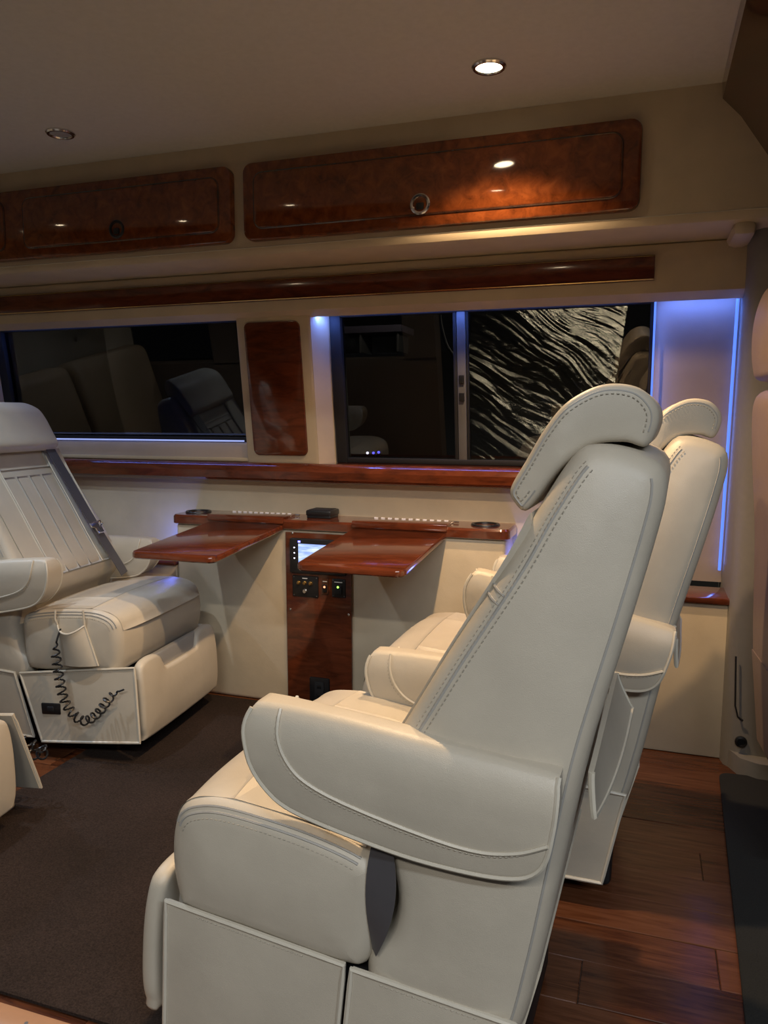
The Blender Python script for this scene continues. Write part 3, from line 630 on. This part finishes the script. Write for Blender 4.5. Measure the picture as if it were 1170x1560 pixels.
def seat(name, loc, rz, label, group, recline=0.0, arm_pose=((0, 0, 0), (0, 0, 0)), pocket=0, belt=0, lap=0, hub=0.0, headshift=0.0, pitch=0.0, flare=0.012, skin=('leather', 'leather_grey', 'pipe'), basew=1.0, arms=True, tall=False, coilx=0.0, ext=0.0):
    """captain chair facing local +x, origin on the floor; arm_pose for the left (+y) and right arm: forward shift, lift, tilt"""
    root = tag(empty(name, loc, rz), label, 'seat', group)
    S0, S1, S2 = skin
    ra = math.radians(recline)
    def rc(p):
        dx, dz = p.x+0.10, p.z-0.30
        return Vector((-0.10+dx*math.cos(ra)-dz*math.sin(ra), p.y, 0.30+dz*math.cos(ra)+dx*math.sin(ra)))
    # ---- base mechanism
    b = MB().box(-0.18*basew, 0.28*basew, -0.20*basew, 0.20*basew, -hub+0.0108, 0.07, 0.012).box(-0.16*basew, 0.26*basew, -0.17*basew, 0.17*basew, 0.06, 0.235, 0.01).box(-0.12, 0.30, -0.215, 0.215, 0.215, 0.262, 0.008)
    b.build('swivel_base', 'mech', root)
    # ---- backrest
    def bw0(x, z):
        if z < 0.62: return 0.262
        t = min(1, (z-0.62)/0.40); return lerp(0.262, 0.205, t*t*0.55+t*0.45)
    def bw(x, z):
        f = max(0.0, min(1.0, (-0.15-x)/0.14)); return bw0(x, z) - 0.018*f*f
    bk = pad(BACK, bw, 0.030, 150, 0.006, rc); bo = bk.build('backrest', S0, root, angle=75)
    n0 = 150
    P = smooth_poly([Vector(p) for p in BACK], n0)
    def idx(pt): return min(range(n0), key=lambda i: (P[i]-Vector(pt)).length)/n0
    ia, ib, ic, idd = idx((-0.226, 0.37)), idx((-0.285, 1.015)), idx((-0.185, 1.03)), idx((0.0, 0.628))
    for s in (-1, 1):
        lb = bk.seam(0.018, 0.0035, s, idx((-0.2, 0.245)), ib)
        MB().tube(lb, 0.0024, 5).build('seam', S1, bo)
        lf = bk.seam(0.024, 0.0015, s, ic, idd)
        MB().tube(lf, 0.0024, 5).build('seam', S1, bo)
        for dd, ee in ((0.0175, 0.0035), (0.031, -0.0005)):
            o = stitches(bk.seam(dd, ee-0.0012, s, ic, idd), 0.0075, 0.0036, 0.0008).build('stitching', 'seam', bo); o['kind'] = 'stuff'
        # horizontal fold on the bolster
        j = idx((-0.092, 0.835))
        for dj in (-0.004, 0.004):
            q = [bk.seam(d, e-0.0005, s, j+dj, j+dj)[0] for d, e in ((0.0, 0.03), (0.001, 0.022), (0.004, 0.015), (0.012, 0.006), (0.022, 0.002))]
            MB().tube(q, 0.0018, 5).build('fold_seam', S1, bo)
    # front upholstery: bolsters, centre channels, neck band
    cf = lambda z0, z1: [p for p in [tuple(v) for v in smooth_poly([Vector(p) for p in FRONT], 40, False)] if z0 <= p[1] <= z1][::-1]
    for s in (-1, 1):
        st = strip_pad(cf(0.50, 0.95), s*0.128, s*0.218, 0.015, 22, 12, rc, 2.6).build('bolster', S0, bo)
        q = [rc(Vector((p[0]+0.005, s*0.126, p[1]+0.003))) for p in cf(0.52, 0.93)]
        MB().tube(q, 0.0025, 5).build('bolster_seam', S2, bo)
    for k in range(4):
        y0 = -0.124+0.062*k
        strip_pad(cf(0.50, 0.868), y0+0.001, y0+0.061, 0.014, 20, 10, rc, 3).build('back_channel', S1, bo)
    strip_pad(cf(0.872, 0.965), -0.124, 0.124, 0.013, 10, 16, rc, 6).build('neck_band', S1, bo)
    # rear kick flap, hung at the lower back
    fb = MB()
    def ff(u, v):
        y = lerp(-0.205, 0.205, v); z = 0.622 - u*(0.058+0.016*(1-(abs(2*v-1))**3)); x = -0.2455-0.004-(0.014+0.024*(1-v))*u**1.2 - 0.006*math.sin(PI*v)*u + (0.635-z)*0.07
        return rc(Vector((x, y, z)))
    if not tall: fb.slab(ff, (-1, 0, 0), 0.007, 8, 14).build('rear_flap', S0, bo, angle=50)
    edge = [ff(u/8, 1) for u in range(9)] + [ff(1, 1-v/14) for v in range(1, 15)] + [ff(1-u/8, 0) for u in range(1, 9)]
    if not tall: MB().tube([p+Vector((-0.005, 0, 0)) for p in edge], 0.0042, 6).build('piping', S2, bo)
    # ---- headrest
    def hp(p):
        return rc(Vector((p.x+headshift - 0.014*(1-(p.y/0.17)**2), p.y, p.z + 0.006*(1-(p.y/0.17)**2))))
    hr = pad(HEADT if tall else HEAD, lambda x, z: 0.172 - 0.05*max(0.0, min(1.0, (-0.16-x)/0.10)), 0.012, 110, 0.003, hp); ho = hr.build('headrest', S0, root, angle=75)
    for s in (-1, 1):
        for dd, ee in ((0.002, 0.008), (0.0125, -0.001)):
            o = stitches(hr.seam(dd, ee, s, 0.46, 1.14), 0.007, 0.0034, 0.0009).build('stitching', 'seam', ho); o['kind'] = 'stuff'
        MB().tube(hr.seam(0.008, 0.0015, s, 0.46, 1.14), 0.0016, 5).build('seam', S1, ho)
        MB().tube([rc(Vector((-0.215, s*0.06, 0.99))), rc(Vector((-0.215+headshift, s*0.06, 1.06)))], 0.007, 8).build('headrest_rod', 'chrome', ho)
    # ---- cushion
    def cp(p):
        z = p.z
        if z > 0.39: z += (z-0.39)/0.068*0.014*(1-min(1, abs(p.y)/0.27)**2.2)
        return Vector((p.x + ext*max(0.0, min(1.0, (p.x-0.05)/0.2)) - 0.022*(abs(p.y)/0.27)**4*max(0.0, min(1.0, (p.x-0.20)/0.12)), p.y, z))
    cu = pad(CUSH, 0.268, 0.030, 110, 0.006, cp); cuo = cu.build('seat_cushion', S0, root, angle=75)
    Pc = smooth_poly([Vector(p) for p in CUSH], 110)
    ci = lambda pt: min(range(110), key=lambda i: (Pc[i]-Vector(pt)).length)/110
    a1 = ci((0.03, 0.446))
    for s in (-1, 1):
        for dd, ee in ((0.006, 0.011), (0.0125, 0.0055)):
            MB().tube(cu.seam(dd, ee, s, ci((0.354, 0.41)), a1), 0.0021, 5).build('seam', S1, cuo)
        o = stitches(cu.seam(0.020, 0.0005, s, ci((0.354, 0.41)), a1), 0.0075, 0.0036, 0.0008).build('stitching', 'seam', cuo); o['kind'] = 'stuff'
    tc_ = [(0.357, 0.395), (0.347, 0.424), (0.315, 0.446), (0.25, 0.458)]
    strip_pad(tc_[::-1], -0.243, 0.243, 0.004, 14, 30, cp, 10, -0.001).build('front_roll', S0, cuo)
    tr_ = [(0.2495, 0.4583), (0.18, 0.459), (0.12, 0.458), (0.03, 0.446)]
    for y0, y1 in ((-0.243, -0.131), (-0.131, 0.131), (0.131, 0.243)):
        strip_pad(tr_[::-1], y0, y1, 0.004, 14, 14, cp, 8, -0.001).build('cushion_panel', S0, cuo)
    # ---- arms
    for side, (dx, dz, tl) in zip((1, -1), arm_pose) if arms else ():
        ta = math.radians(tl)
        def ap(p, dx=dx, dz=dz, ta=ta):
            a, b_ = p.x+0.16, p.z-0.585
            return Vector((-0.16+dx+a*math.cos(ta)-b_*math.sin(ta), p.y, 0.585+dz+a*math.sin(ta)+b_*math.cos(ta)))
        def ah(x, z):
            t = max(0.0, (z-0.592)/0.056); return 0.036*math.sqrt(max(0.05, 1-min(1, t)**2*0.80)) - 0.006*max(0, (0.56-z)/0.07)
        am = pad(ARM, ah, 0.007, 120, 0.002, ap, side*0.264); ao = am.build('armrest', S0, root, angle=70)
        Pa = smooth_poly([Vector(p) for p in ARM], 120); ai = lambda pt: min(range(120), key=lambda i: (Pa[i]-Vector(pt)).length)/120
        for s in (-1, 1):
            MB().tube(am.seam(0.001, 0.0015, s, ai((0.198, 0.636)), ai((-0.219, 0.640))), 0.0034, 6).build('piping', S2, ao)
            # welt seam set in from the rim
            path = [(0.155, 0.642), (0.150, 0.608), (0.134, 0.578), (0.105, 0.556), (0.05, 0.541), (-0.05, 0.529), (-0.13, 0.527), (-0.182, 0.540), (-0.219, 0.562)]
            pts = smooth_poly([Vector(p) for p in path], 60, False)
            q = [ap(Vector((v_.x, side*0.264 + s*(ah(v_.x, v_.y)+0.0022), v_.y))) for v_ in pts]
            MB().tube(q, 0.0028, 5).build('welt', S2, ao)
            o = stitches([p+Vector((0.004, 0, -0.0055)) for p in q], 0.0072, 0.0034, 0.0008).build('stitching', 'seam', ao); o['kind'] = 'stuff'
        MB().tube([(-0.165+dx, side*0.20, 0.575+dz), (-0.165+dx, side*0.262, 0.575+dz)], 0.020, 14).build('arm_pivot', 'mech', ao)
    # ---- side skirts: two leather panels each side with piped rims
    def skirt(side, quad, flare=0.0, nm='side_skirt'):
        def f(u, v):
            t = Vector(quad[0]).lerp(Vector(quad[1]), u); bq = Vector(quad[3]).lerp(Vector(quad[2]), u); q = t.lerp(bq, v)
            return Vector((q.x, side*(0.266 + flare*v + 0.006*math.sin(PI*u)*math.sin(PI*v*0.9)), q.y))
        o = MB().slab(f, (0, -side, 0), 0.007, 10, 8).build(nm, S0, root, angle=50)
        n = 10; e = [f(k/n, 0) for k in range(n+1)] + [f(1, k/n) for k in range(1, n+1)] + [f(1-k/n, 1) for k in range(1, n+1)] + [f(0, 1-k/n) for k in range(1, n)]
        MB().tube(e, 0.0042, 6, True).build('piping', S2, o)
        o2 = stitches([p + Vector((0, side*0.002, -0.008)) for p in e[2:n-1]], 0.0075, 0.0036, 0.0008).build('stitching', 'seam', o); o2['kind'] = 'stuff'
        return f, o
    for side in (1, -1):
        if pocket == side: continue
        skirt(side, [(0.338, 0.276), (0.038, 0.279), (0.040, 0.055), (0.328, 0.035)])
        skirt(side, [(0.026, 0.277), (-0.206, 0.283), (-0.185, 0.075), (0.028, 0.058)])
    # rear skirt closing the base
    MB().slab(lambda u, v: rc(Vector((-0.226+0.035*v, lerp(-0.23, 0.23, u), lerp(0.34, 0.09, v)))), (0.006, 0, 0), 1.0, 10, 4).build('rear_skirt', S0, root)
    # ---- leg rest: folded padded panel with a finger notch
    LR = [(-0.245, 0.075), (-0.20, 0.050), (0.20, 0.050), (0.245, 0.075), (0.25, 0.18), (0.245, 0.285), (0.225, 0.318), (0.17, 0.325), (0.125, 0.312), (0.108, 0.276), (0.088, 0.262), (-0.088, 0.262), (-0.108, 0.276), (-0.125, 0.312), (-0.17, 0.325), (-0.225, 0.318), (-0.245, 0.285), (-0.25, 0.18)]
    def lp(p): return Vector((p.x + ext + 0.014*math.cos((p.z-0.20)/0.17*1.3) - 0.006, p.y, 0.05+(p.z-0.05)*0.90))
    lr = pad(LR, 0.016, 0.014, 150, 0.005, lp, 0.372, 'yz'); lro = lr.build('leg_rest', S0, root, angle=75)
    MB().box(0.350+ext, 0.378+ext, -0.20, 0.20, 0.12, 0.290, 0.010).build('leg_rest_roll', S1, lro)
    # ---- remote pocket, cord and skirt on one side
    if pocket:
        s = pocket
        f, sk = skirt(s, [(0.384, 0.288), (-0.015, 0.262), (0.050, 0.050), (0.388, 0.062)], flare)
        skirt(s, [(-0.035, 0.262), (-0.206, 0.283), (-0.185, 0.075), (0.010, 0.058)])
        q = f(0.80, 0.52); MB().box(q.x-0.034, q.x+0.034, q.y-0.004, q.y+0.006 if s > 0 else q.y+0.004, q.z-0.018, q.z+0.018, 0.005).build('rocker_panel', 'black', sk)
        MB().box(q.x-0.012, q.x+0.012, q.y+s*0.003-0.003, q.y+s*0.003+0.004, q.z-0.008, q.z+0.008, 0.002).build('rocker', 'rubber', sk)
        px = 0.190
        def pf(u, v):
            z = lerp(0.418, 0.295, v); ww = lerp(0.046, 0.060, v); x = px+0.02*v + lerp(-ww, ww, u); sag = 0.020*(1-(2*u-1)**2)*(1-v)
            return Vector((x, s*(0.276 + 0.026*math.sin(PI*u)**0.7*(1-0.5*v)), z - sag))
        pk_ = MB().slab(pf, (0, -s, 0), 0.005, 14, 8).build('remote_pocket', S0, root)
        MB().tube([pf(k/14, 0) for k in range(15)], 0.003, 6).build('piping', S2, pk_)
        MB().tube([Vector((px-0.047, s*0.278, 0.465)), Vector((px-0.050, s*0.280, 0.44)), pf(0, 0)], 0.003, 6).build('piping', S2, pk_)
        MB().tube([Vector((px+0.047, s*0.278, 0.465)), pf(1, 0), pf(1, 0.5), pf(1, 1)], 0.003, 6).build('piping', S2, pk_)
        ax = smooth_poly([Vector((px-0.025, s*0.292, 0.412)), Vector((px-0.035, s*0.308, 0.36)), Vector((px-0.032+coilx*0.4, s*(0.312+(flare-0.012)*0.15), 0.28)), Vector((px-0.018+coilx*0.7, s*(0.312+(flare-0.012)*0.6), 0.19)), Vector((px+0.032+coilx, s*(0.312+(flare-0.012)*0.85), 0.138)), Vector((px+0.085+coilx*0.9, s*(0.310+(flare-0.012)*0.7), 0.160)), Vector((px+0.135, s*0.306, 0.215)), Vector((px+0.172, s*0.296, 0.232))], 200, False)
        coil = []
        for k, p in enumerate(ax):
            t = k/199; amp = 0.0125*min(1, max(0, (t-0.08)*12))*min(1, max(0, (0.97-t)*14)); tn = (ax[min(199, k+1)]-ax[max(0, k-1)]).normalized(); n1 = Vector((0, 1, 0)); n2 = tn.cross(n1).normalized()
            for m2 in range(2):
                ang = (k+m2*0.5)/199*2*PI*21; coil.append(p + n1*math.cos(ang)*amp + n2*math.sin(ang)*amp)
        MB().tube(coil, 0.0030, 5).build('coiled_cord', 'black', root)
    # ---- shoulder belt over the backrest front
    if belt:
        s = belt
        path = [(-0.192, 0.150, 1.005), (-0.165, 0.142, 0.975), (-0.130, 0.140, 0.91), (-0.050, 0.146, 0.74), (0.015, 0.156, 0.60), (0.062, 0.166, 0.50), (0.075, 0.172, 0.465)]
        cl = smooth_poly([Vector(p) for p in path], 40, False)
        def bf(u, v):
            k = round(u*39); p = cl[k]; t = (cl[min(39, k+1)]-cl[max(0, k-1)]).normalized(); nrm = Vector((0.87, 0, 0.5)); side_ = t.cross(nrm).normalized()
            return rc(Vector((p.x, s*p.y, p.z)) + nrm*0.030 + Vector((side_.x, s*side_.y, side_.z))*lerp(-0.0235, 0.0235, v))
        be = MB().slab(bf, (-0.87, 0, -0.5), 0.0018, 39, 4).build('seat_belt', 'belt', root)
        c0 = bf(0.66, 0.5); u_ = (bf(0.70, 0.5)-bf(0.62, 0.5)).normalized(); w_ = (bf(0.66, 1)-bf(0.66, 0)).normalized(); n_ = u_.cross(w_).normalized()
        if n_.x < 0: n_ = -n_
        at = lambda a, b: c0 + w_*a + u_*b + n_*0.006
        MB().tube([at(-0.030, -0.006), at(0.030, -0.006), at(0.034, 0.006), at(0.015, 0.012), at(0.013, 0.034), at(-0.013, 0.034), at(-0.015, 0.012), at(-0.034, 0.006)], 0.0042, 6, True).build('belt_tongue', 'chrome', be)
    # ---- lap strap in the slot between cushion and back
    if lap:
        s = lap
        pts = [(0.000, 0.500), (-0.004, 0.47), (-0.008, 0.42), (-0.008, 0.37), (-0.006, 0.335), (-0.004, 0.312)]; c = smooth_poly([Vector(p) for p in pts], 24, False)
        def lf_(u, v):
            k = round(u*23); wd = 0.004+0.021*math.sin(PI*min(1, max(0, u*0.86+0.12)))
            return Vector((c[k].x + lerp(wd, -wd*0.9, v), s*(0.263 + 0.010*math.sin(PI*u) + 0.012*(v-0.5)), c[k].y))
        MB().slab(lf_, (0, -s, 0), 0.0018, 23, 6).build('lap_belt', 'belt', root)
    # whole upholstered body pitched back on its base
    M = Matrix.Translation((0, 0, 0.30)) @ Matrix.Rotation(-math.radians(pitch), 4, 'Y') @ Matrix.Translation((0, 0, -0.30))
    for ch in root.children_recursive:
        if ch.name.split('.')[0] != 'swivel_base': ch.data.transform(M)
    return root
GS = 'cream leather captain seats'
seat('captain_seat', (-0.323, 1.19, 0), math.radians(177.8), 'cream leather captain seat by the open door, dark lap strap hanging under its arm', GS,
     arm_pose=((0, 0, 0), (0.025, -0.065, -4)), lap=1, pitch=5.5)
seat('captain_seat', (-0.214, 1.87, 0), math.radians(180), 'cream leather captain seat under the front window with its arm tilted up', GS, recline=1.5,
     arm_pose=((-0.025, 0.02, 8), (0, 0, 0)), lap=1, pitch=5.5, ext=0.055)
seat('captain_seat', (-1.815, 2.085, 0), math.radians(5.0), 'grey looking captain seat under the rear window with shoulder belt and coiled remote cord', GS, recline=2.0,
     arm_pose=((-0.03, -0.025, -3), (-0.060, -0.04, 3)), pocket=-1, belt=1, pitch=3)
seat('captain_seat', (-1.850, 1.175, 0), math.radians(4.0), 'captain seat across the aisle from the belted one, coiled cord beside its leg rest', GS, pocket=1, pitch=2, flare=0.07, coilx=0.13)
seat('driver_seat', (0.535, 2.02, 0.08), math.radians(4), 'high cab seat tinted tan for dim light in front of the grey door pillar, seen by its back edge', 'cab seats', hub=0.08, recline=-2, arms=False, tall=True, skin=('leather_dim', 'leather_dim', 'leather_dim'), basew=0.55)

# rear bench: unseen, invented to give the panes a tan reflection
sf = tag(empty('rear_bench', (-3.05, 1.55, 0)), 'added tan bench seat across the rear of the van, for the window reflection', 'bench')
MB().box(-0.25, 0.30, -0.75, 0.75, 0.0, 0.28, 0.01).build('base', 'wooddark', sf)
for y in (-0.38, 0.38): MB().box(-0.20, 0.34, y-0.36, y+0.36, 0.27, 0.46, 0.05, 4).build('seat_cushion', 'tan', sf)
for y in (-0.38, 0.38):
    mb = MB().box(-0.09, 0.09, y-0.36, y+0.36, 0.0, 0.62, 0.05, 4); mb.v = [(p[0]-0.12-p[2]*0.18, p[1], p[2]+0.44) for p in mb.v]; mb.build('back_cushion', 'tan', sf)

# ================================================================== BEYOND THE GLASS
def film():
    YF = 3.52
    x0, x1 = ony(705, 500, YF).x, ony(945, 500, YF+0.3).x
    def fn(u, v):
        z = lerp(-0.60, 0.75, u/0.08) if u < 0.08 else lerp(0.75, 1.78, (u-0.08)/0.92)
        x = lerp(x0, x1, v) + 0.10*(z-1.2)*v
        zz = z + 0.13*math.sin(x*3.4+1.2) + 0.05*noise.noise(Vector((x*4, z*4, 2))); a = math.radians(21); p = x*math.cos(a)-zz*math.sin(a); q = x*math.sin(a)+zz*math.cos(a)
        n = 0.05*noise.noise(Vector((p*1.5, q*3, 7)))
        for f_, am in ((8, 0.0075), (21, 0.0058), (48, 0.0036)): n += am*(1-2*abs(noise.noise(Vector((p*f_*0.16, q*f_, 3.1*f_)))))
        return Vector((x, YF + 0.42*max(z-1.1, -0.5) + n, z))
    return MB().slab(fn, (0, 0.002, 0), 1.0, 330, 150)
tag(film().build('plastic_sheet', 'film', angle=180), 'crumpled clear plastic sheet hanging outside the front window', 'plastic sheet')
a_ = ony(509, 503, 5.2); b_ = ony(612, 496, 5.2)
bmk = tag(empty('wall_shelf', (0.5*(a_.x+b_.x), 5.2, a_.z)), 'pale shelf edge on the workshop wall beyond the front window', 'shelf'); wsh = (b_.x-a_.x)/2
MB().box(-wsh, wsh, -0.01, 0.30, -0.028, 0.022, 0.006).build('board', 'shelf', bmk)
for s in (-0.25, 0.85): MB().box(wsh*s-0.008, wsh*s+0.008, 0.02, 0.26, -0.16, -0.028, 0.004).build('bracket', 'alu', bmk)
cb = [ony(u, v, 2.72) for u, v in ((668, 450), (671, 490), (680, 525), (694, 550), (699, 600), (700, 700))]
rel(MB().tube(smooth_poly(cb, 30, False), 0.006, 8), W2).build('cable', 'rubber', W2)
for (u, v, mt, nm) in ((560, 690, 'dot_white', 'tiny white'), (569, 690, 'dot_blue', 'tiny blue'), (577, 689, 'dot_blue', 'second tiny blue')):
    p = ony(u, v, 3.4)  # glowing dots added for LED reflections in the pane
    e = tag(empty('led_glint', p), '%s glowing dot added for a reflection low in the front window' % nm, 'reflection dot', 'added reflection dots')
    MB().lathe((0, 0, 0), (0, -1, 0), [(0.006, 0), (0.006, 0.004), (0.001, 0.008)], 10).build('glint_dot', mt, e)
    MB().cyl((0, 0.006, 0), (0, 1, 0), 0.008, 0.02, 10).build('socket', 'black', e)  # backing that holds the added dot
    MB().tube([(0, 0.02, 0), (0, 0.02, -0.2), (0, 0.02, -p.z-0.6)], 0.004, 6).build('stem', 'black', e)
